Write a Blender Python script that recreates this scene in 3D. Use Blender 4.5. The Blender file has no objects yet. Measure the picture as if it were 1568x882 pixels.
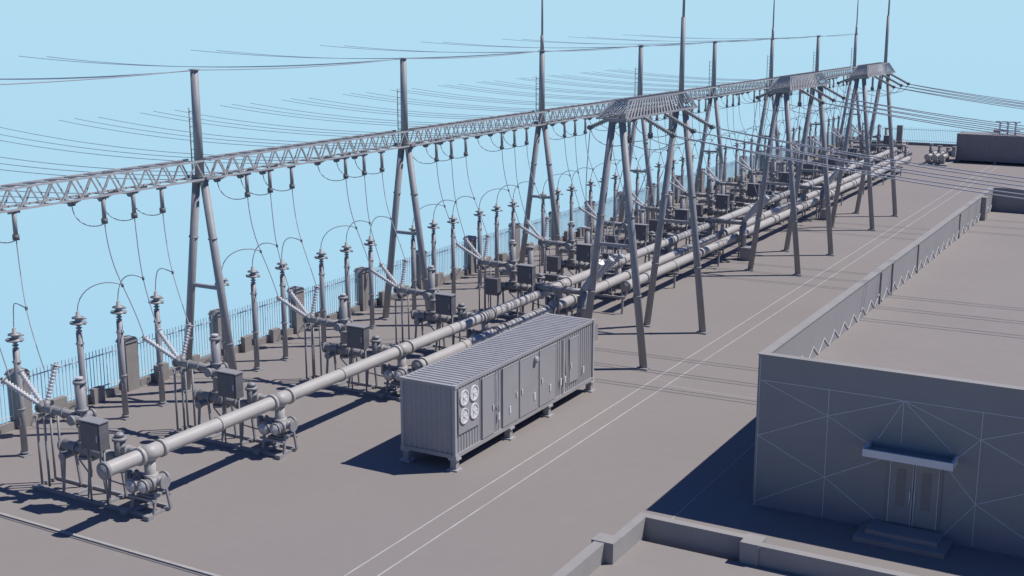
import bpy, math, random
from mathutils import Vector, Matrix
random.seed(4)
V=Vector
scene=bpy.context.scene
scene.view_settings.view_transform='Standard'
scene.view_settings.look='None'
scene.view_settings.exposure=0
scene.view_settings.gamma=1

# ---------------------------------------------------------------- materials
def mat(name,col,rough=0.6,var=0.12,scale=3.0,metal=0.0,bump=0.0,scale2=None,stain=0.0):
    m=bpy.data.materials.new(name); m.use_nodes=True
    nt=m.node_tree; b=nt.nodes['Principled BSDF']
    tc=nt.nodes.new('ShaderNodeTexCoord')
    n=nt.nodes.new('ShaderNodeTexNoise'); n.inputs['Scale'].default_value=scale; n.inputs['Detail'].default_value=6
    nt.links.new(tc.outputs['Object'],n.inputs['Vector'])
    r=nt.nodes.new('ShaderNodeValToRGB')
    r.color_ramp.elements[0].position=0.3; r.color_ramp.elements[1].position=0.7
    r.color_ramp.elements[0].color=(*[c*(1-var) for c in col],1)
    r.color_ramp.elements[1].color=(*[min(1,c*(1+var)) for c in col],1)
    nt.links.new(n.outputs['Fac'],r.inputs['Fac'])
    out=r.outputs['Color']
    if stain>0:
        n3=nt.nodes.new('ShaderNodeTexNoise'); n3.inputs['Scale'].default_value=1.7; n3.inputs['Detail'].default_value=8; n3.inputs['Roughness'].default_value=.7
        nt.links.new(tc.outputs['Object'],n3.inputs['Vector'])
        mr=nt.nodes.new('ShaderNodeMapRange'); mr.inputs[1].default_value=.3; mr.inputs[2].default_value=.7; mr.inputs[3].default_value=1-stain; mr.inputs[4].default_value=1+stain
        nt.links.new(n3.outputs['Fac'],mr.inputs[0])
        vm=nt.nodes.new('ShaderNodeVectorMath'); vm.operation='SCALE'
        nt.links.new(out,vm.inputs[0]); nt.links.new(mr.outputs[0],vm.inputs[3]); out=vm.outputs[0]
    nt.links.new(out,b.inputs['Base Color'])
    b.inputs['Roughness'].default_value=rough
    b.inputs['Metallic'].default_value=metal
    if bump>0:
        n2=nt.nodes.new('ShaderNodeTexNoise'); n2.inputs['Scale'].default_value=scale2 or scale*8; n2.inputs['Detail'].default_value=4
        nt.links.new(tc.outputs['Object'],n2.inputs['Vector'])
        bp=nt.nodes.new('ShaderNodeBump'); bp.inputs['Strength'].default_value=bump; bp.inputs['Distance'].default_value=0.02
        nt.links.new(n2.outputs['Fac'],bp.inputs['Height']); nt.links.new(bp.outputs['Normal'],b.inputs['Normal'])
    return m
M_STEEL=mat('galvanised_steel',(0.29,0.29,0.305),0.55,0.08,2.0)
M_PIPE=mat('painted_pipe',(0.42,0.405,0.385),0.5,0.05,1.2)
M_TANK=mat('painted_tank',(0.28,0.28,0.29),0.5,0.08,2.0)
M_INS=mat('porcelain',(0.55,0.55,0.57),0.35,0.06,5.0)
M_DARK=mat('dark_cabinet_paint',(0.14,0.14,0.155),0.55,0.1,3.0)
M_WIRE=mat('aluminium_conductor',(0.36,0.38,0.44),0.6,0.05,1.0)
M_GROUND=mat('concrete_paving',(0.250,0.228,0.217),0.9,0.03,0.12,bump=0.12,scale2=6,stain=.025)
M_CONT=mat('container_paint',(0.33,0.33,0.34),0.5,0.05,0.9)
M_CONTL=mat('container_trim',(0.40,0.40,0.41),0.5,0.06,2)
M_WHITE=mat('white_paint',(0.68,0.68,0.68),0.6,0.08,2)
M_LINE=mat('worn_line_paint',(0.46,0.45,0.44),0.7,0.15,1.5)
M_WALL=mat('building_render',(0.27,0.265,0.27),0.85,0.04,0.35,bump=0.1,scale2=12,stain=.03)
M_ROOF=mat('roof_membrane',(0.256,0.234,0.224),0.9,0.03,0.2,stain=.03)
M_CONC=mat('concrete',(0.30,0.29,0.285),0.85,0.06,1.0,bump=0.12,scale2=15)
M_SEAM=mat('wall_seam',(0.62,0.63,0.65),0.7,0.05,2)
M_SEAMD=mat('kerb_stone',(0.36,0.35,0.34),0.8,0.08,2)
M_FENCE=mat('fence_paint',(0.58,0.68,0.73),0.5,0.05,2)
M_PIL=mat('fence_masonry',(0.26,0.245,0.235),0.85,0.08,2)
M_GLASS=mat('door_glass',(0.17,0.175,0.19),0.3,0.05,2)
M_CABIN=mat('grey_cabin_paint',(0.24,0.23,0.245),0.6,0.06,1)

# ---------------------------------------------------------------- mesh builder
class MB:
    def __init__(s): s.v=[];s.f=[];s.m=[];s.s=[];s.mats=[]
    def mi(s,m):
        if m not in s.mats: s.mats.append(m)
        return s.mats.index(m)
    def add(s,vs,fs,m,sm=False):
        o=len(s.v); s.v+= [tuple(x) for x in vs]; k=s.mi(m)
        for i,f in enumerate(fs):
            s.f.append(tuple(o+j for j in f)); s.m.append(k); s.s.append(sm if isinstance(sm,bool) else sm[i])
    def frame(s,d):
        d=d.normalized(); a=V((0,0,1)) if abs(d.z)<.9 else V((0,1,0))
        x=a.cross(d).normalized(); y=d.cross(x); return x,y
    def lathe(s,p,d,prof,n=12,m=None,smooth=True):
        p=V(p); d=V(d).normalized(); x,y=s.frame(d); vs=[];fs=[];sm=[]
        for t,r in prof:
            for i in range(n):
                a=2*math.pi*i/n; vs.append(p+d*t+x*(r*math.cos(a))+y*(r*math.sin(a)))
        for k in range(len(prof)-1):
            flat=abs(prof[k][0]-prof[k+1][0])<1e-5
            for i in range(n):
                j=(i+1)%n; fs.append((k*n+i,k*n+j,(k+1)*n+j,(k+1)*n+i)); sm.append(smooth and not flat)
        fs.append(tuple(range(n))[::-1]); sm.append(False)
        fs.append(tuple((len(prof)-1)*n+i for i in range(n))); sm.append(False)
        s.add(vs,fs,m,sm)
    def tube(s,a,b,r,r2=None,n=10,m=None,smooth=True):
        a=V(a);b=V(b); s.lathe(a,b-a,[(0,r),((b-a).length,r2 if r2 else r)],n,m,smooth)
    def flanged(s,a,b,r,m,n=14,fl=(0,1),fr=1.32,ft=0.05,mf=None,smooth=True):
        s.tube(a,b,r,n=n,m=m,smooth=smooth); a=V(a);b=V(b);L=(b-a).length;d=(b-a)/L
        for t in fl:
            c=a+d*(L*t); s.tube(c-d*ft,c+d*ft,r*fr,n=n,m=mf or m)
    def path(s,pts,r,n=5,m=None):
        pts=[V(p) for p in pts]; vs=[];fs=[]
        for k,p in enumerate(pts):
            d=(pts[min(k+1,len(pts)-1)]-pts[max(k-1,0)]); x,y=s.frame(d)
            for i in range(n):
                a=2*math.pi*i/n; vs.append(p+x*(r*math.cos(a))+y*(r*math.sin(a)))
        for k in range(len(pts)-1):
            for i in range(n):
                j=(i+1)%n; fs.append((k*n+i,k*n+j,(k+1)*n+j,(k+1)*n+i))
        s.add(vs,fs,m,True)
    def box(s,c,sz,m,rot=0):
        a,b,h=[q/2 for q in sz]; R=Matrix.Rotation(rot,3,'Z')
        vs=[V(c)+R@V((x,y,z)) for x,y,z in [(-a,-b,-h),(a,-b,-h),(a,b,-h),(-a,b,-h),(-a,-b,h),(a,-b,h),(a,b,h),(-a,b,h)]]
        s.add(vs,[(0,3,2,1),(4,5,6,7),(0,1,5,4),(1,2,6,5),(2,3,7,6),(3,0,4,7)],m)
    def bb(s,x0,x1,y0,y1,z0,z1,m): s.box(((x0+x1)/2,(y0+y1)/2,(z0+z1)/2),(x1-x0,y1-y0,z1-z0),m)
    def bar(s,a,b,w,m,h=None):
        a=V(a);b=V(b);d=(b-a);x,y=s.frame(d);h=h or w
        x=x*w/2;y=y*h/2
        vs=[a-x-y,a+x-y,a+x+y,a-x+y,b-x-y,b+x-y,b+x+y,b-x+y]
        s.add(vs,[(0,3,2,1),(4,5,6,7),(0,1,5,4),(1,2,6,5),(2,3,7,6),(3,0,4,7)],m)
    def insul(s,a,b,r=0.1,pitch=0.13,m=None,core=0.5,n=10):
        a=V(a);b=V(b);L=(b-a).length;k=max(2,int(L/pitch));prof=[]
        for i in range(k):
            t=L*i/k;dt=L/k
            prof+=[(t,r*core),(t+dt*.45,r),(t+dt*.6,r),(t+dt*.7,r*core)]
        prof.append((L,r*core)); s.lathe(a,b-a,prof,n,m or M_INS)
    def mesh(s,name):
        me=bpy.data.meshes.new(name); me.from_pydata(s.v,[],s.f)
        for m in s.mats: me.materials.append(m)
        me.polygons.foreach_set('material_index',s.m); me.polygons.foreach_set('use_smooth',s.s)
        me.update(); return me
def obj(name,me,loc=(0,0,0),parent=None,rotz=0):
    o=bpy.data.objects.new(name,me); o.location=loc; o.rotation_euler[2]=rotz
    scene.collection.objects.link(o)
    if parent: o.parent=parent
    return o
def empty(name,loc=(0,0,0)):
    o=bpy.data.objects.new(name,None); o.location=loc; scene.collection.objects.link(o); return o

# ---------------------------------------------------------------- ground
b=MB()
GX0,GX1,GY0,GY1=-43.2,60,-30,169.6
b.bb(GX0,GX1,GY0,GY1,-2.5,0,M_GROUND)
obj('ground',b.mesh('ground'))
b=MB()
for x in (-21.1,-22.0): b.bb(x-.024,x+.024,26.5,168,0.0,0.006,M_LINE)
for y in (52,85.6,119,150): b.bb(-21.05,-13.2,y-.022,y+.022,0,0.006,M_LINE)
for y in (52,85.6,119,150): b.bb(-21.95,-21.15,y+.6,y+.64,0,0.006,M_LINE)
b.bb(-14.9,-14.87,36.5,88,0,0.005,M_LINE)
obj('road_marking',b.mesh('road_marking'))
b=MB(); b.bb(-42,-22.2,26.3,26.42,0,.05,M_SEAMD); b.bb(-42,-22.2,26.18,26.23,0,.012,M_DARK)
obj('kerb',b.mesh('kerb'))

# ---------------------------------------------------------------- fence
b=MB()
FX=-42.5
b.bb(FX-.12,FX+.12,10,169,0,0.35,M_PIL)
for z in (.55,2.0): b.bb(FX-.02,FX+.02,10,169,z,z+.05,M_FENCE)
y=10
while y<169:
    b.bb(FX-.014,FX+.014,y-.014,y+.014,.35,2.3,M_FENCE); y+=.19
y=39.2-6.05*5
while y<169.2:
    b.bb(FX-.28,FX+.28,y-.35,y+.35,0,2.3,M_PIL)
    vs=[(FX-.34,y-.41,2.3),(FX+.34,y-.41,2.3),(FX+.34,y+.41,2.3),(FX-.34,y+.41,2.3),(FX-.3,y-.25,2.5),(FX+.3,y-.25,2.5),(FX+.3,y+.25,2.5),(FX-.3,y+.25,2.5)]
    b.add(vs,[(0,3,2,1),(4,5,6,7),(0,1,5,4),(1,2,6,5),(2,3,7,6),(3,0,4,7)],M_CONC)
    b.bb(FX+.121,FX+.4,y+1.4,y+2.1,0,.8,M_PIL)
    b.bb(FX+.121,FX+.4,y+3.6,y+4.2,0,.7,M_PIL)
    y+=6.05
FY=169
b.bb(FX,50,FY-.12,FY+.12,0,.35,M_PIL)
for z in (.55,2.0): b.bb(FX,50,FY-.02,FY+.02,z,z+.05,M_FENCE)
x=FX
while x<50:
    b.bb(x-.014,x+.014,FY-.014,FY+.014,.35,2.3,M_FENCE); x+=.22
x=FX+6
while x<50:
    b.bb(x-.35,x+.35,FY-.28,FY+.28,0,2.5,M_PIL); x+=12.1
obj('perimeter_fence',b.mesh('perimeter_fence'))

# ---------------------------------------------------------------- main gantry
GX=-38.5
COL=[40.3+15.85*k for k in range(-2,8)]
def tower():
    b=MB()
    for sx in (-1,1):
        b.tube((sx*1.55,0,0),(sx*.2,0,10.0),.19,.18,12,M_STEEL)
        b.box((sx*1.55,0,.04),(.6,.6,.08),M_STEEL)
        for k in (2.6,7.3):
            f=k/10.0; c=V((sx*1.55,0,0)).lerp(V((sx*.2,0,10.0)),f); d=(V((sx*.2,0,10))-V((sx*1.55,0,0))).normalized()
            b.tube(c-d*.03,c+d*.03,.22,n=12,m=M_STEEL)
    b.bar((-.85,0,5.1),(.85,0,5.1),.16,M_STEEL)
    b.tube((0,0,9.9),(0,0,14.6),.21,.17,14,M_STEEL)
    b.tube((0,0,9.78),(0,0,9.92),.38,n=14,m=M_STEEL)
    b.tube((0,0,14.6),(0,0,14.66),.23,n=12,m=M_STEEL)
    b.box((0,0,10.0),(1.2,.4,.12),M_STEEL)
    b.tube((-.42,0,9.9),(-.42,0,13.0),.03,n=6,m=M_STEEL)
    for k in range(9): b.bar((-.42,0,10.2+k*.33),(-.15,0,10.2+k*.33),.025,M_STEEL)
    return b
tm=tower().mesh('steel_gantry_tower')
b2=tower()
b2.tube((0,0,14.6),(0,0,15.6),.13,.11,10,M_STEEL); b2.tube((0,0,15.6),(0,0,19),.075,.06,8,M_STEEL); b2.tube((0,0,19),(0,0,24.5),.045,.02,8,M_STEEL)
tmr=b2.mesh('gantry_tower_with_lightning_rod')
for i,y in enumerate(COL):
    rod=(i-2) in (2,5,7)
    obj('steel_gantry_tower',tmr if rod else tm,(GX,y,0))

def truss(y0,y1,pitch=.95):
    b=MB(); zb,zt=9.95,10.75; xs=.45
    n=max(2,int(round((y1-y0)/pitch))); p=(y1-y0)/n
    for x in (-xs,xs):
        for z in (zb,zt): b.bar((x,y0,z),(x,y1,z),.075,M_CONTL)
    for i in range(n):
        ya=y0+i*p; yb=ya+p; ym=(ya+yb)/2
        for x in (-xs,xs):
            b.bar((x,ya,zb),(x,ym,zt),.05,M_CONTL); b.bar((x,ym,zt),(x,yb,zb),.05,M_CONTL)
        b.bar((-xs,ya,zt),(xs,ya,zt),.045,M_STEEL); b.bar((-xs,ym,zb),(xs,ym,zb),.045,M_STEEL)
        b.bar((-xs,ya,zt),(xs,yb,zt),.04,M_STEEL); b.bar((xs,ya,zb),(-xs,yb,zb),.04,M_STEEL)
    return b
tr=truss(.2,15.65).mesh('lattice_beam')
for y in COL[:-1]: obj('lattice_beam',tr,(GX,y,0))

GRP=[]
for y in COL[:-1]: GRP+=[y+4.2,y+11.6]
GRP=[g for g in GRP if g>18]

def sagp(a,b_,sag,n=18):
    a=V(a);b_=V(b_); out=[]
    for i in range(n+1):
        t=i/n; p=a.lerp(b_,t); p.z-=4*sag*t*(1-t); out.append(p)
    return out
def bez(p0,p1,p2,p3,n=14):
    p0,p1,p2,p3=map(V,(p0,p1,p2,p3)); o=[]
    for i in range(n+1):
        t=i/n;u=1-t; o.append(p0*u**3+p1*3*u*u*t+p2*3*u*t*t+p3*t**3)
    return o
R=.022
BASE=V((2.5,0,2.95))
TIPS=[V((1.05,-.55,3.95)),V((1.25,.05,4.15)),V((2.3,.75,4.35))]
POSTX=-.95; PS=2.15
def phase_set():
    b=MB()
    for i in range(3):
        yo=(i-1)*1.58
        b.bar((.35,yo-.25,9.86),(.35,yo+.25,9.86),.1,M_STEEL)
        b.tube((.35,yo,9.85),(.35,yo,9.0),.085,n=8,m=M_STEEL)
        b.tube((.35,yo,9.02),(.35,yo,8.82),.13,n=10,m=M_DARK)
        e=V((-1.35,yo-.1,9.52))
        b.insul((-.5,yo,9.92),e,.1,.1,M_TANK)
        b.tube(e+V((0,-.12,0)),e+V((0,.12,0)),.13,n=10,m=M_DARK)
        b.path(bez(e,e+V((.1,-.1,-.9)),(-.3,yo,8.5),(.35,yo,8.82)),R,m=M_WIRE)
        b.path(sagp(e,V((-29.5+random.uniform(-1,1),yo-.2,9.9)),.65,22),R*.9,m=M_WIRE)
        tip=TIPS[i]; top=V((.35,yo,8.82))
        post=V((POSTX,(i-1)*PS,5.2))
        main=bez(top,top+V((.15,.0,-2.2)),tip+V((-.7,-.1,2.2)),tip,22)
        b.path(main,R,m=M_WIRE)
        j=main[12]
        b.path(bez(post,post+V((.0,.1,1.1)),j+V((-.7,-.1,.25)),j,12),R,m=M_WIRE)
        b.tube(j-V((0,0,.07)),j+V((0,0,.07)),.05,n=6,m=M_DARK)
    return b
ps=phase_set().mesh('overhead_conductor')
for g in GRP: obj('overhead_conductor',ps,(GX,g,0))

b=MB()
for a,c in zip(COL[:-1],COL[1:]):
    b.path(sagp((GX,a,14.62),(GX,c,14.62),.15,10),R,m=M_WIRE)
for y in COL:
    for dx,yo in ((-30.4,-.1),(-28.0,.12)):
        b.path(sagp((GX,y,14.6),(GX+dx,y+yo,14.25),.55,20),R*.9,m=M_WIRE)
obj('overhead_shield_wire',b.mesh('shield_wire'))

# ---------------------------------------------------------------- post insulators
def post():
    b=MB()
    b.box((0,0,.03),(.45,.45,.06),M_STEEL)
    b.tube((0,0,0),(0,0,4.3),.13,n=12,m=M_STEEL)
    for z in (.12,1.9,3.8): b.tube((0,0,z),(0,0,z+.05),.17,n=12,m=M_STEEL)
    b.bb(-.1,.1,-.19,-.13,1.3,1.6,M_DARK)
    b.insul((0,0,4.3),(0,0,4.68),.13,.1,M_TANK)
    b.lathe((0,0,4.66),(0,0,1),[(0,.1),(.02,.34),(.06,.34),(.09,.13),(.22,.12),(.24,.25),(.28,.25),(.31,.09),(.5,.07)],14,M_TANK)
    b.bar((-.42,0,4.7),(.42,0,4.7),.06,M_TANK)
    b.bar((0,-.42,4.8),(0,.42,4.8),.05,M_TANK)
    return b
pm=post().mesh('post_insulator')
for g in GRP:
    for i in range(3): obj('post_insulator',pm,(GX+POSTX,g+(i-1)*PS,0))

# ---------------------------------------------------------------- switchgear bay
PX=-30.85
def bay(extra=False):
    b=MB(); X=lambda x:x-GX
    for y in (-.5,.5):
        b.bb(X(-36.4),X(-30.5),y-.06,y+.06,0.0,.12,M_STEEL)
    for x in (-36.3,-34.4,-32.8,-31.4,-30.6): b.bb(X(x)-.06,X(x)+.06,-.438,.438,.005,.11,M_STEEL)
    for x,y in ((-36.15,-.3),(-36.15,.3),(-35.75,-.3),(-35.75,.3)):
        b.tube((X(x),y,.1),(X(x),y,2.7),.045,n=6,m=M_STEEL)
    b.bar((X(-36.15),-.35,2.7),(X(-36.15),.35,2.7),.09,M_STEEL)
    b.bar((X(-35.75),-.35,2.7),(X(-35.75),.35,2.7),.09,M_STEEL)
    b.flanged((X(-36.35),0,2.95),(X(-34.1),0,2.95),.15,M_TANK,fl=(0.02,.35,.6,.9))
    for t in TIPS:
        base=BASE+V((0,0,0))
        d=(t-base).normalized()
        b.tube(base,base+d*.3,.12,n=12,m=M_TANK); b.insul(base+d*.28,t-d*.02,.115,.12,M_INS,core=.55)
        b.tube(t-d*.05,t+d*.12,.06,n=8,m=M_TANK); b.tube(t-d*.02,t+d*.02,.15,n=12,m=M_INS)
    b.flanged((X(-34.1),0,1.45),(X(-34.1),0,4.3),.18,M_TANK,fl=(.0,.2,.42,.62,.98),n=16)
    b.tube((X(-34.1),0,4.35),(X(-34.1),0,4.42),.14,n=12,m=M_INS)
    b.flanged((X(-34.1),-.5,2.95),(X(-34.1),.45,2.95),.14,M_TANK,fl=(0,1))
    b.flanged((X(-35.2),0,1.72),(X(-32.3),0,1.72),.19,M_TANK,fl=(0,.25,.5,.75,1),n=16)
    b.tube((X(-35.3),0,1.72),(X(-35.2),0,1.72),.13,n=12,m=M_DARK)
    b.flanged((X(-34.7),-.5,1.5),(X(-34.7),.5,1.5),.12,M_TANK,fl=(0,1))
    b.flanged((X(-32.3),0,1.3),(X(-32.3),0,2.5),.2,M_TANK,fl=(0,.4,.95),n=16)
    b.lathe((X(-32.3),0,2.55),(0,0,1),[(0,.18),(.08,.15),(.13,.07)],14,M_TANK)
    b.flanged((X(-32.3),0,2.05),(X(PX-.1),0,2.15),.15,M_PIPE,fl=(.3,.7))
    for x in (-34.9,-33.6,-32.6):
        for y in (-.4,.4): b.bar((X(x),y,.1),(X(x),y*.6,1.5),.08,M_STEEL)
        b.bar((X(x),-.3,1.48),(X(x),.3,1.48),.1,M_STEEL)
    c=-32.9
    b.box((X(c),-.55,2.66),(.95,.42,1.0),M_DARK)
    b.box((X(c),-.775,2.66),(.85,.03,.9),M_DARK)
    b.box((X(c),-.55,3.18),(1.03,.5,.04),M_TANK)
    b.bb(X(c)+.35,X(c)+.39,-.82,-.79,2.5,2.75,M_INS)
    for dx in (-.4,.4): b.tube((X(c)+dx,-.55,.1),(X(c)+dx,-.55,2.16),.035,n=6,m=M_STEEL)
    b.flanged((X(PX-.05),0,.75),(X(PX-.05),0,2.0),.2,M_PIPE,fl=(0,.5,1),n=16)
    for x,z,r in ((-31.2,1.12,.27),(-30.65,1.18,.25)):
        b.flanged((X(x),-.6,z),(X(x),.4,z),r*.8,M_TANK,fl=(0,.3,1),fr=1.25,n=16)
        b.lathe((X(x),-.66,z),(0,-1,0),[(0,r*.8),(.03,r*.75),(.04,r*.3),(.12,r*.25)],16,M_INS)
    b.flanged((X(-30.25),0,1.2),(X(-31.7),0,1.2),.17,M_TANK,fl=(0,1),n=14)
    b.box((X(-31.78),-.1,1.2),(.12,.4,.45),M_TANK)
    for x in (-31.5,-30.45):
        for y in (-.4,.4): b.bar((X(x),y,.1),(X(x),y*.6,.9),.08,M_STEEL)
    b.bar((X(-31.6),-.4,.62),(X(-30.4),-.4,.62),.08,M_STEEL)
    b.bar((X(-31.6),.4,.62),(X(-30.4),.4,.62),.08,M_STEEL)
    b.box((X(PX-.05),0,.68),(.75,.7,.1),M_STEEL)
    for x in (-30.5,-31.6): b.box((X(x),-.6,.08),(.26,.26,.16),M_STEEL)
    b.path([(X(c)-.3,-.55,2.16),(X(c)-.35,-.5,1.2),(X(c)-.6,-.3,.9),(X(-34.2),-.2,1.4)],.03,6,M_STEEL)
    b.path([(X(c)+.3,-.5,2.16),(X(c)+.35,-.4,1.0),(X(-31.9),-.3,.9),(X(-31.3),-.2,.9)],.03,6,M_STEEL)
    if extra:
        b.box((X(-32.0),.9,2.0),(.8,.4,.95),M_DARK)
        b.box((X(-34.7),-1.2,1.9),(.8,.4,.95),M_DARK)
        for dx in (-.3,.3):
            b.tube((X(-32.0)+dx,.9,.0),(X(-32.0)+dx,.9,1.55),.035,n=6,m=M_STEEL)
            b.tube((X(-34.7)+dx,-1.2,.0),(X(-34.7)+dx,-1.2,1.45),.035,n=6,m=M_STEEL)
        b.flanged((X(-33.5),1.0,.8),(X(-33.5),1.0,3.9),.17,M_TANK,fl=(0,.3,.6,1))
        b.flanged((X(-35.4),1.0,2.3),(X(-31.0),1.0,2.3),.15,M_TANK,fl=(0,.3,.6,1))
        b.bar((X(-34.0),1,.0),(X(-34.0),1,2.2),.1,M_STEEL); b.bar((X(-31.5),1,.0),(X(-31.5),1,2.2),.1,M_STEEL)
    return b
bm=bay().mesh('switchgear_bay'); bmx=bay(True).mesh('switchgear_bay_double')
for g in GRP:
    if g<20: continue
    obj('gas_insulated_switchgear_bay',bmx if g>58 else bm,(GX,g+(.5 if g<30 else 0),0))

# ---------------------------------------------------------------- bus pipes
def pipe(name,x,z,r,y0,y1):
    b=MB()
    b.tube((x,y0,z),(x,y1,z),r,n=20,m=M_PIPE,smooth=False)
    for yy in (y0,y1): b.tube((x,yy-.06,z),(x,yy+.06,z),r*1.18,n=20,m=M_TANK)
    b.lathe((x,y0-.06,z),(0,-1,0),[(0,r*.95),(.05,r*.85),(.06,.1),(.1,.09)],20,M_TANK)
    for g in GRP:
        g2=g+(.5 if g<30 else 0)
        for d in (-.5,.5):
            yy=g2+d
            if y0<yy<y1: b.tube((x,yy-.07,z),(x,yy+.07,z),r*1.25,n=20,m=M_PIPE)
        if y0<g2<y1: b.tube((x,g2-.36,z),(x,g2+.36,z),r*1.1,n=20,m=M_PIPE)
        mid=g+3.9
        if y0<mid<y1 :
            b.tube((x,mid-.04,z),(x,mid+.04,z),r*1.1,n=20,m=M_PIPE)
    obj(name,b.mesh(name))
pipe('busbar_pipe',PX,2.2,.26,27.1,141)
pipe('busbar_pipe',-30.1,1.5,.27,44.6,141)
pipe('busbar_pipe',-28.9,1.5,.28,64.5,139)
b=MB()
g=48
while g<139:
    b.bb(-31.2,-28.6,g-.06,g+.06,.9,1.02,M_STEEL)
    for x in (-31.0,-28.8): b.bb(x-.05,x+.05,g-.05,g+.05,0,.9,M_STEEL)
    g+=7.93
obj('pipe_support_frame',b.mesh('pipe_support_frame'))

# ---------------------------------------------------------------- portal gantries
def portal(y0,y1,rod):
    b=MB(); xc=-24.8
    for y in (y0,y1):
        for s in (-1,1):
            a=V((xc+s*1.65,y,0)); t=V((xc+s*.25,y,12.0))
            b.tube(a,t,.19,.17,12,M_STEEL); b.box((a.x,a.y,.04),(.6,.6,.08),M_STEEL)
            for f in (.3,.62):
                c=a.lerp(t,f); d=(t-a).normalized(); b.tube(c-d*.03,c+d*.03,.22,n=12,m=M_STEEL)
        b.bar((xc-1.0,y,6.0),(xc+1.0,y,6.0),.16,M_STEEL)
        b.box((xc,y,12.05),(1.2,.6,.16),M_STEEL)
    zb,zt=12.15,12.95; w=.75; ya,yb=y0-.7,y1+.4; ta,tb=y0+.5,y1-.4
    for s in (-1,1):
        b.bar((xc+s*w,ya,zb),(xc+s*w,yb,zb),.09,M_STEEL)
        b.bar((xc+s*w*.5,ta,zt),(xc+s*w*.5,tb,zt),.08,M_STEEL)
        b.bar((xc+s*w,ya,zb),(xc+s*w*.5,ta,zt),.07,M_STEEL)
        b.bar((xc+s*w,yb,zb),(xc+s*w*.5,tb,zt),.07,M_STEEL)
        n=24
        for i in range(n):
            f=(i+.5)/n; g=min(1,max(0,(i+1.6)/n))
            b.bar((xc+s*w,ya+(yb-ya)*f,zb),(xc+s*w*.5,ta+(tb-ta)*g,zt),.05,M_CONTL)
    n=14
    for i in range(n+1):
        f=i/n; b.bar((xc-w,ya+(yb-ya)*f,zb),(xc+w,ya+(yb-ya)*f,zb),.05,M_STEEL)
        b.bar((xc-w*.5,ta+(tb-ta)*f,zt),(xc+w*.5,ta+(tb-ta)*f,zt),.05,M_STEEL)
    if rod:
        b.tube((xc,y1,12),(xc,y1,16.8),.15,.12,10,M_STEEL); b.tube((xc,y1,16.8),(xc,y1,20),.075,.06,8,M_STEEL); b.tube((xc,y1,20),(xc,y1,25),.045,.02,8,M_STEEL)
    obj('portal_gantry',b.mesh('portal_gantry'))
    b=MB(); ym=(y0+y1)/2
    for i in range(3):
        y=ym+(i-1)*2.6
        e=V((xc+2.3,y,11.3))
        b.insul((xc+.75,y,12.1),e,.12,.12,M_TANK); b.tube(e-V((0,.15,0)),e+V((0,.15,0)),.12,n=8,m=M_DARK)
        b.path(sagp(e,V((34,y,11.2)),2.1,30),R*1.3,m=M_WIRE)
        b.path(sagp(e+V((0,.35,-.05)),V((34,y+.35,11.1)),2.3,30),R*1.3,m=M_WIRE)
        e2=V((xc-2.1,y,11.5)); b.insul((xc-.75,y,12.1),e2,.12,.12,M_TANK); b.tube(e2-V((0,.15,0)),e2+V((0,.15,0)),.12,n=8,m=M_DARK)
        b.tube((xc,y,12.1),(xc,y,11.0),.08,n=8,m=M_STEEL); b.insul((xc,y,11.9),(xc,y,11.1),.11,.1,M_TANK); b.tube((xc,y,11.1),(xc,y,10.85),.14,n=8,m=M_DARK)
        b.path(bez(e,e+V((-.2,0,-1)),(xc+.6,y,10.5),(xc,y,10.85)),R,m=M_WIRE)
        b.path(bez(e2,e2+V((.2,0,-1)),(xc-.6,y,10.5),(xc,y,10.85)),R,m=M_WIRE)
        tip=V((-26.9+.25*i,ym-1.2+i*.7,4.4+.1*i))
        b.path(bez((xc,y,10.85),(xc+.1,y,8),tip+V((.5,0,2.5)),tip,18),R,m=M_WIRE)
        b.path(bez(e2,e2+V((-.2,0,-2.5)),tip+V((-1.2,0,2.2)),tip+V((0,0,.0)),18),R,m=M_WIRE)
    obj('overhead_conductor',b.mesh('portal_conductor'))
    b=MB()
    base=V((-28.3,ym-.5,2.6))
    b.flanged((-31,ym-.5,2.6),(-28.1,ym-.5,2.6),.17,M_TANK,fl=(0,.3,.6,.95))
    for i in range(3):
        tip=V((-26.9+.25*i,ym-1.2+i*.7,4.4+.1*i)); d=(tip-base).normalized()
        b.tube(base,base+d*.35,.14,n=12,m=M_TANK); b.insul(base+d*.3,tip,.16,.13,M_INS,core=.55); b.tube(tip-d*.02,tip+d*.1,.19,n=10,m=M_INS)
    for x in (-28.4,-29.8):
        for s in (-.4,.4): b.bar((x,ym-.5+s,0),(x,ym-.5+s*.4,2.4),.09,M_STEEL)
    b.flanged((-28.2,ym-.5,.9),(-28.2,ym-.5,2.6),.2,M_TANK,fl=(0,.5))
    b.box((-27.9,ym-.5,.45),(.8,.8,.9),M_TANK)
    obj('outgoing_line_bushing',b.mesh('outgoing_line_bushing'))
portal(54,62,True); portal(79.5,87.5,False); portal(99.6,107.6,True)

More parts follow.
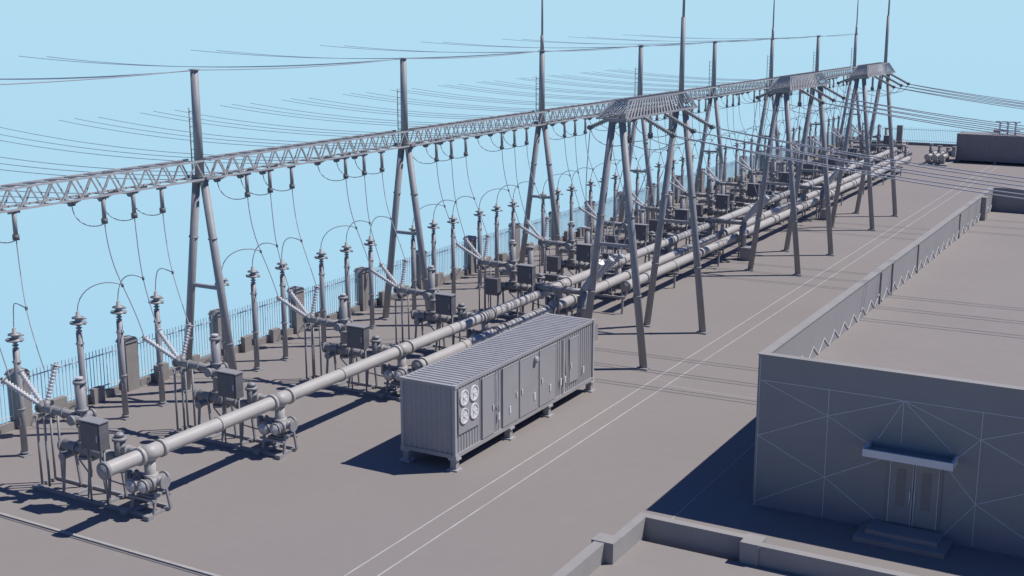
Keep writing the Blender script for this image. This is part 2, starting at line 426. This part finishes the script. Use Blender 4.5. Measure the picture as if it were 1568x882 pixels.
# ---------------------------------------------------------------- equipment container
def container(L,W,z0,z1,fans=True,MC=None):
    MC=MC or M_CONT; ML=M_CONTL if MC is M_CONT else MC
    b=MB()
    def corr(p,q,nrm,pitch=.22,dep=.035,z0=z0+.16,z1=z1-.12,m=MC):
        p=V(p);q=V(q);nrm=V(nrm);Ln=(q-p).length;n=max(1,int(Ln/pitch));d=(q-p)/Ln;pt=Ln/n;pts=[]
        for i in range(n):
            s=i*pt; pts+=[p+d*s,p+d*(s+pt*.35),p+d*(s+pt*.5)-nrm*dep,p+d*(s+pt*.85)-nrm*dep]
        pts.append(q); vs=[]
        for c in pts: vs+=[V((c.x,c.y,z0)),V((c.x,c.y,z1))]
        b.add(vs,[(2*i,2*i+2,2*i+3,2*i+1) for i in range(len(pts)-1)],m)
    h=W/2
    corr((-h+.1,.04,0),(h-.1,.04,0),(0,-1,0))
    corr((h-.1,L-.04,0),(-h+.1,L-.04,0),(0,1,0))
    corr((-h+.04,L-.1,0),(-h+.04,.1,0),(-1,0,0))
    corr((h-.04,.1,0),(h-.04,L-.1,0),(1,0,0),pitch=.2,dep=.028)
    for x in (-h+.06,h-.06):
        for y in (.06,L-.06): b.box((x,y,(z0+z1)/2),(.12,.12,z1-z0),ML)
        b.bb(x-.055,x+.055,.135,L-.135,z0,z0+.16,MC); b.bb(x-.055,x+.055,.135,L-.135,z1-.12,z1-.005,MC)
        for y in (.09,L-.09):
            for z in (z0+.06,z1-.05): b.box((x,y,z),(.18,.2,.13),ML)
    for y in (.055,L-.055):
        b.bb(-h+.135,h-.135,y-.05,y+.05,z0,z0+.16,MC); b.bb(-h+.135,h-.135,y-.05,y+.05,z1-.12,z1-.005,MC)
    b.bb(-h+.1,h-.1,.1,L-.1,z0+.02,z0+.1,M_DARK)
    n=int((L-.3)/.26); pt=(L-.3)/n; vs=[]
    for i in range(n):
        s=.15+i*pt
        for y,z in ((s,z1-.03),(s+pt*.4,z1-.03),(s+pt*.5,z1+.012),(s+pt*.9,z1+.012)):
            vs+=[V((-h+.1,y,z)),V((h-.1,y,z))]
    b.add(vs,[(2*i,2*i+1,2*i+3,2*i+2) for i in range(len(vs)//2-1)],ML)
    if fans:
        X=h-.012
        b.bb(X-.02,X+.02,.25,1.75,z0+.9,z1-.2,MC)
        for i in range(2):
            for j in range(2):
                y=.62+i*.72; z=z1-.6-j*.72
                b.lathe((X+.02,y,z),(1,0,0),[(0,.31),(.05,.31),(.05,.26),(.02,.25)],22,M_WHITE)
                b.lathe((X+.03,y,z),(1,0,0),[(0,.07),(.04,.06)],12,M_WHITE)
                for k in range(7):
                    a=k*2*math.pi/7
                    c=V((X+.045,y,z)); e1=V((0,math.cos(a),math.sin(a)));e2=V((0,math.cos(a+.55),math.sin(a+.55)))
                    b.add([c+e1*.06,c+e1*.25+V((.01,0,0)),c+e2*.25-V((.01,0,0)),c+e2*.06],[(0,1,2,3)],M_WHITE)
        def door(y0,y1,za,zb,hy):
            b.bb(X-.02,X+.018,y0,y1,za,zb,MC)
            for a_,b_ in ((y0,y0+.03),(y1-.03,y1)): b.bb(X+.018,X+.03,a_,b_,za,zb,ML)
            b.bb(X+.018,X+.03,y0+.03,y1-.03,zb-.03,zb,ML)
            b.bb(X+.03,X+.06,hy-.03,hy+.03,z0+1.2,z0+1.4,M_WHITE)
        door(2.0,2.95,z0+.2,z1-.22,2.8)
        door(3.6,4.9,z0+.2,z1-.22,4.7)
        door(5.0,6.6,z0+.2,z1-.22,5.15)
        door(6.7,8.2,z0+.2,z1-.22,6.9)
        door(9.5,10.4,z0+.5,z1-.35,9.6)
        for y in (3.2,4.1,6.2,7.6,8.6,9.0,10.8):
            b.bb(X+.02,X+.05,y,y+.1,z0+.65,z0+.95,M_WHITE)
        b.bb(X+.02,X+.03,8.9,9.0,z0+.2,z1-.2,ML)
        b.lathe((X+.02,6.3,z1-.5),(1,0,0),[(0,.14),(.12,.14),(.13,.05)],14,ML)
        b.path([(X+.05,3.0,z1-.3),(X+.05,3.05,z0+1.6),(X+.05,3.3,z0+1.1),(X+.05,3.35,z0+.3)],.02,6,M_WHITE)
        b.path([(X+.05,9.2,z1-.4),(X+.05,9.25,z0+1.8),(X+.05,9.35,z0+.5)],.02,6,M_WHITE)
    for x in (-h+.15,h-.15):
        for y in (.18,L*.36,L*.64,L-.18):
            b.box((x,y,z0-.04),(.4,.34,.08),ML); b.box((x,y,(z0-.08)/2),(.26,.22,z0-.08),MC); b.box((x,y,.03),(.46,.42,.06),ML)
    return b
cm=container(12.0,2.48,.5,3.38).mesh('equipment_container')
obj('equipment_container',cm,(-24.97,37.6,0))
cb=container(12.2,3.4,.25,3.3,False,M_CABIN)
for k in range(3):
    y=6.1+k*.85
    cb.tube((0,y,3.3),(0,y,3.7),.09,n=8,m=M_TANK); cb.insul((0,y,3.6),(0,y,4.6),.15,.12,M_INS); cb.tube((0,y,4.6),(0,y,4.8),.2,n=10,m=M_INS)
cb.bar((0,5.6,3.75),(0,8.3,3.75),.14,M_TANK); cb.bar((0,5.6,4.75),(0,8.3,4.75),.1,M_TANK)
obj('equipment_container',cb.mesh('control_container'),(-14.0,153.3,0),rotz=math.radians(90))
b=MB(); q=.7
for k in range(3):
    b.flanged((-29.2+q+k*.8,147,.9),(-29.2+q+k*.8,152,.9),.26,M_PIPE,fl=(0,.5,1)); b.flanged((-29.2+q+k*.8,149+k*.8,.3),(-29.2+q+k*.8,149+k*.8,2.2-.25*k),.2,M_TANK,fl=(.6,1))
    b.bb(-29.45+q+k*.8,-28.95+q+k*.8,147.5,148,0,.65,M_STEEL)
b.bb(-29.6+q,-26.9+q,146.6,152.4,0,.15,M_CONC); b.box((-26.9+q,150.5,1.3),(.4,.8,1.2),M_TANK)
obj('pipe_skid',b.mesh('pipe_skid'))

# ---------------------------------------------------------------- building
root=empty('substation_building',(0,0,0))
BX0,BX1,BY0,BY1=-12.9,16,40.1,88.5; ZR=3.97; ZT=5.5; T=.28
b=MB()
b.bb(BX0,BX1,BY0,BY0+T,0,ZT,M_WALL)
b.bb(BX0,BX0+T,BY0+T,BY1-T,0,ZT-.02,M_WALL)
b.bb(BX1-T,BX1,BY0+T,BY1-T,0,ZT-.02,M_WALL)
b.bb(BX0,BX1,BY1-T,BY1,0,ZT,M_WALL)
obj('walls',b.mesh('walls'),parent=root)
b=MB(); b.bb(BX0+T,BX1-T,BY0+T,BY1-T,ZR-.3,ZR,M_ROOF); obj('roof',b.mesh('roof'),parent=root)
b=MB()
b.bb(BX0-.03,BX1,BY0-.03,BY0+T+.03,ZT,ZT+.04,M_CONC)
b.bb(BX0-.03,BX0+T+.03,BY0+T+.035,BY1-T-.035,ZT-.02,ZT+.03,M_CONC)
b.bb(BX0-.03,BX1,BY1-T-.03,BY1+.03,ZT,ZT+.04,M_CONC)
for y in (56.5,58.8,64.5,76):
    b.bb(BX0+T,BX0+T+.07,y-.06,y+.06,ZR,ZT-.03,M_CONC)
b.bb(BX0+T,BX0+T+.3,83.5,84.3,ZR,ZT-.03,M_CONC)
obj('parapet_coping',b.mesh('coping'),parent=root)
b=MB()
xx=BX0+T+.03; y=BY0+T+.2; up=False; st=.75
while y<BY1-1:
    b.bar((xx,y,ZR+.04 if not up else ZR+.5),(xx,y+st,ZR+.5 if not up else ZR+.04),.025,M_SEAM); up=not up; y+=st
obj('bracing_rail',b.mesh('bracing'),parent=root)
b=MB()
yf=BY0-.006
def seam(x0,z0,x1,z1,w=.018): b.bar((x0,yf,z0),(x1,yf,z1),w,M_SEAM,h=w)
seam(BX0+.05,4.62,BX1,4.62)
seam(BX0+.08,0,BX0+.08,5.45)
for k in range(0,5):
    cx=-10.4+k*4.92
    L,Rr=cx-2.46,cx+2.46
    if k==0: L=BX0+.1
    seam(cx,0.05,cx,4.62)
    for (zc,zs) in ((3.7,(4.62,2.6)),(1.5,(2.6,.15))):
        for zz in zs:
            seam(cx,zc,L if not (k==1 and zz<4) else -6.45,zz)
            rx=Rr
            if k==0 and zz<4: rx=-8.35
            seam(cx,zc,rx,zz)
seam(-7.94,4.62,-8.7,3.15); seam(-7.94,4.62,-6.35,3.15); seam(-7.94,4.62,-7.94,3.15)
obj('wall_seams',b.mesh('seams'),parent=root)
b=MB()
b.bb(-8.3,-6.55,BY0-.05,BY0-.002,.36,2.66,M_WALL)
for x0,x1 in ((-8.22,-7.45),(-7.40,-6.63)):
    b.bb(x0,x1,BY0-.09,BY0-.051,.38,2.6,M_WALL)
    b.bb(x0+.24,x1-.24,BY0-.1,BY0-.091,1.0,2.3,M_GLASS)
    for xa in (x0,x1-.02): b.bb(xa,xa+.02,BY0-.1,BY0-.091,.38,2.6,M_SEAM)
    b.bb((x1 if x0<-8 else x0+.1)-.09,(x1 if x0<-8 else x0+.1)-.06,BY0-.15,BY0-.101,1.2,1.6,M_WHITE)
obj('double_door',b.mesh('double_door'),parent=root)
b=MB()
b.bb(-8.9,-6.2,39.3,BY0-.003,2.8,2.9,M_WALL)
b.bb(-8.9,-6.2,39.22,39.299,2.8,3.05,M_SEAM); b.bb(-8.98,-8.901,39.22,BY0-.003,2.8,3.05,M_SEAM); b.bb(-6.199,-6.12,39.22,BY0-.003,2.8,3.05,M_SEAM)
obj('door_canopy',b.mesh('canopy'),parent=root)
b=MB()
b.bb(-9.0,-6.1,38.7,BY0-.003,0,.17,M_CONC); b.bb(-8.7,-6.4,39.1,BY0-.003,.17,.34,M_CONC)
obj('entrance_steps',b.mesh('steps'),parent=root)

# ---------------------------------------------------------------- low retaining wall / basin
b=MB()
zt=.95; zf=.3
b.bb(-15.15,-14.85,33.2,35.4,0,zt,M_CONC)
b.bb(-15.6,-14.85,32.6,33.2,0,zt+.03,M_CONC)
b.bb(-15.5,-15.15,10,32.6,0,zt,M_CONC)
b.bb(-14.85,-11.5,35.1,35.4,0,zt,M_CONC)
b.bb(-11.5,-10.9,34.7,35.45,0,zt+.03,M_CONC)
b.bb(-10.9,12,34.75,35.05,0,zt,M_CONC)
obj('low_concrete_wall',b.mesh('low_wall'))
b=MB(); b.bb(-15.15,12,10,32.6,0,zf,M_ROOF); b.bb(-14.85,12,32.6,34.7,0,zf,M_ROOF)
obj('paved_platform',b.mesh('platform'))

# ---------------------------------------------------------------- light, sky, camera
L=bpy.data.lights.new('sun','SUN'); L.energy=4.6; L.angle=math.radians(.5); L.color=(1,.945,.885)
lo=bpy.data.objects.new('sun',L); lo.rotation_euler=V((-.55,-.42,-1)).to_track_quat('-Z','Y').to_euler(); scene.collection.objects.link(lo)
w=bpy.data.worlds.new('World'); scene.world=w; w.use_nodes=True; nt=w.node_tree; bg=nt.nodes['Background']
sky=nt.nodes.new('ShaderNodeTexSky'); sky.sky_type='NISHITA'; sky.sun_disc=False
sky.sun_elevation=math.radians(55.3); sky.sun_rotation=math.radians(52.6); sky.altitude=0; sky.dust_density=.1; sky.ozone_density=6
tc=nt.nodes.new('ShaderNodeTexCoord'); sp=nt.nodes.new('ShaderNodeSeparateXYZ'); nt.links.new(tc.outputs['Generated'],sp.inputs[0])
mr=nt.nodes.new('ShaderNodeMapRange'); mr.interpolation_type='SMOOTHSTEP'; mr.inputs[1].default_value=.02; mr.inputs[2].default_value=.14
nt.links.new(sp.outputs['Z'],mr.inputs[0])
hz=nt.nodes.new('ShaderNodeMapRange'); hz.inputs[1].default_value=-.35; hz.inputs[2].default_value=.02
nt.links.new(sp.outputs['Z'],hz.inputs[0])
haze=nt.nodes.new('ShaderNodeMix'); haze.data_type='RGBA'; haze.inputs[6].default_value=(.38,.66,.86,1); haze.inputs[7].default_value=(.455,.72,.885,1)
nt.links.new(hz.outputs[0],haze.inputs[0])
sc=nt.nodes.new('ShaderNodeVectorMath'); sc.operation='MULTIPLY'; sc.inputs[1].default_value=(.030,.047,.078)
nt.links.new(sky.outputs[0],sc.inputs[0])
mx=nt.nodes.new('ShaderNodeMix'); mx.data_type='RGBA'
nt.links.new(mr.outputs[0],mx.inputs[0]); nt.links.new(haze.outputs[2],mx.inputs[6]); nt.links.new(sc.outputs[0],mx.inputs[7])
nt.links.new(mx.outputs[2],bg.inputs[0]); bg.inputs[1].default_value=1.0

cam=bpy.data.cameras.new('camera'); cam.lens=43.58; cam.sensor_width=36; cam.clip_end=2000; cam.clip_start=.1
co=bpy.data.objects.new('camera',cam); co.location=(0,0,17); co.rotation_euler=(math.radians(77.5),0,math.radians(29.5))
scene.collection.objects.link(co); scene.camera=co
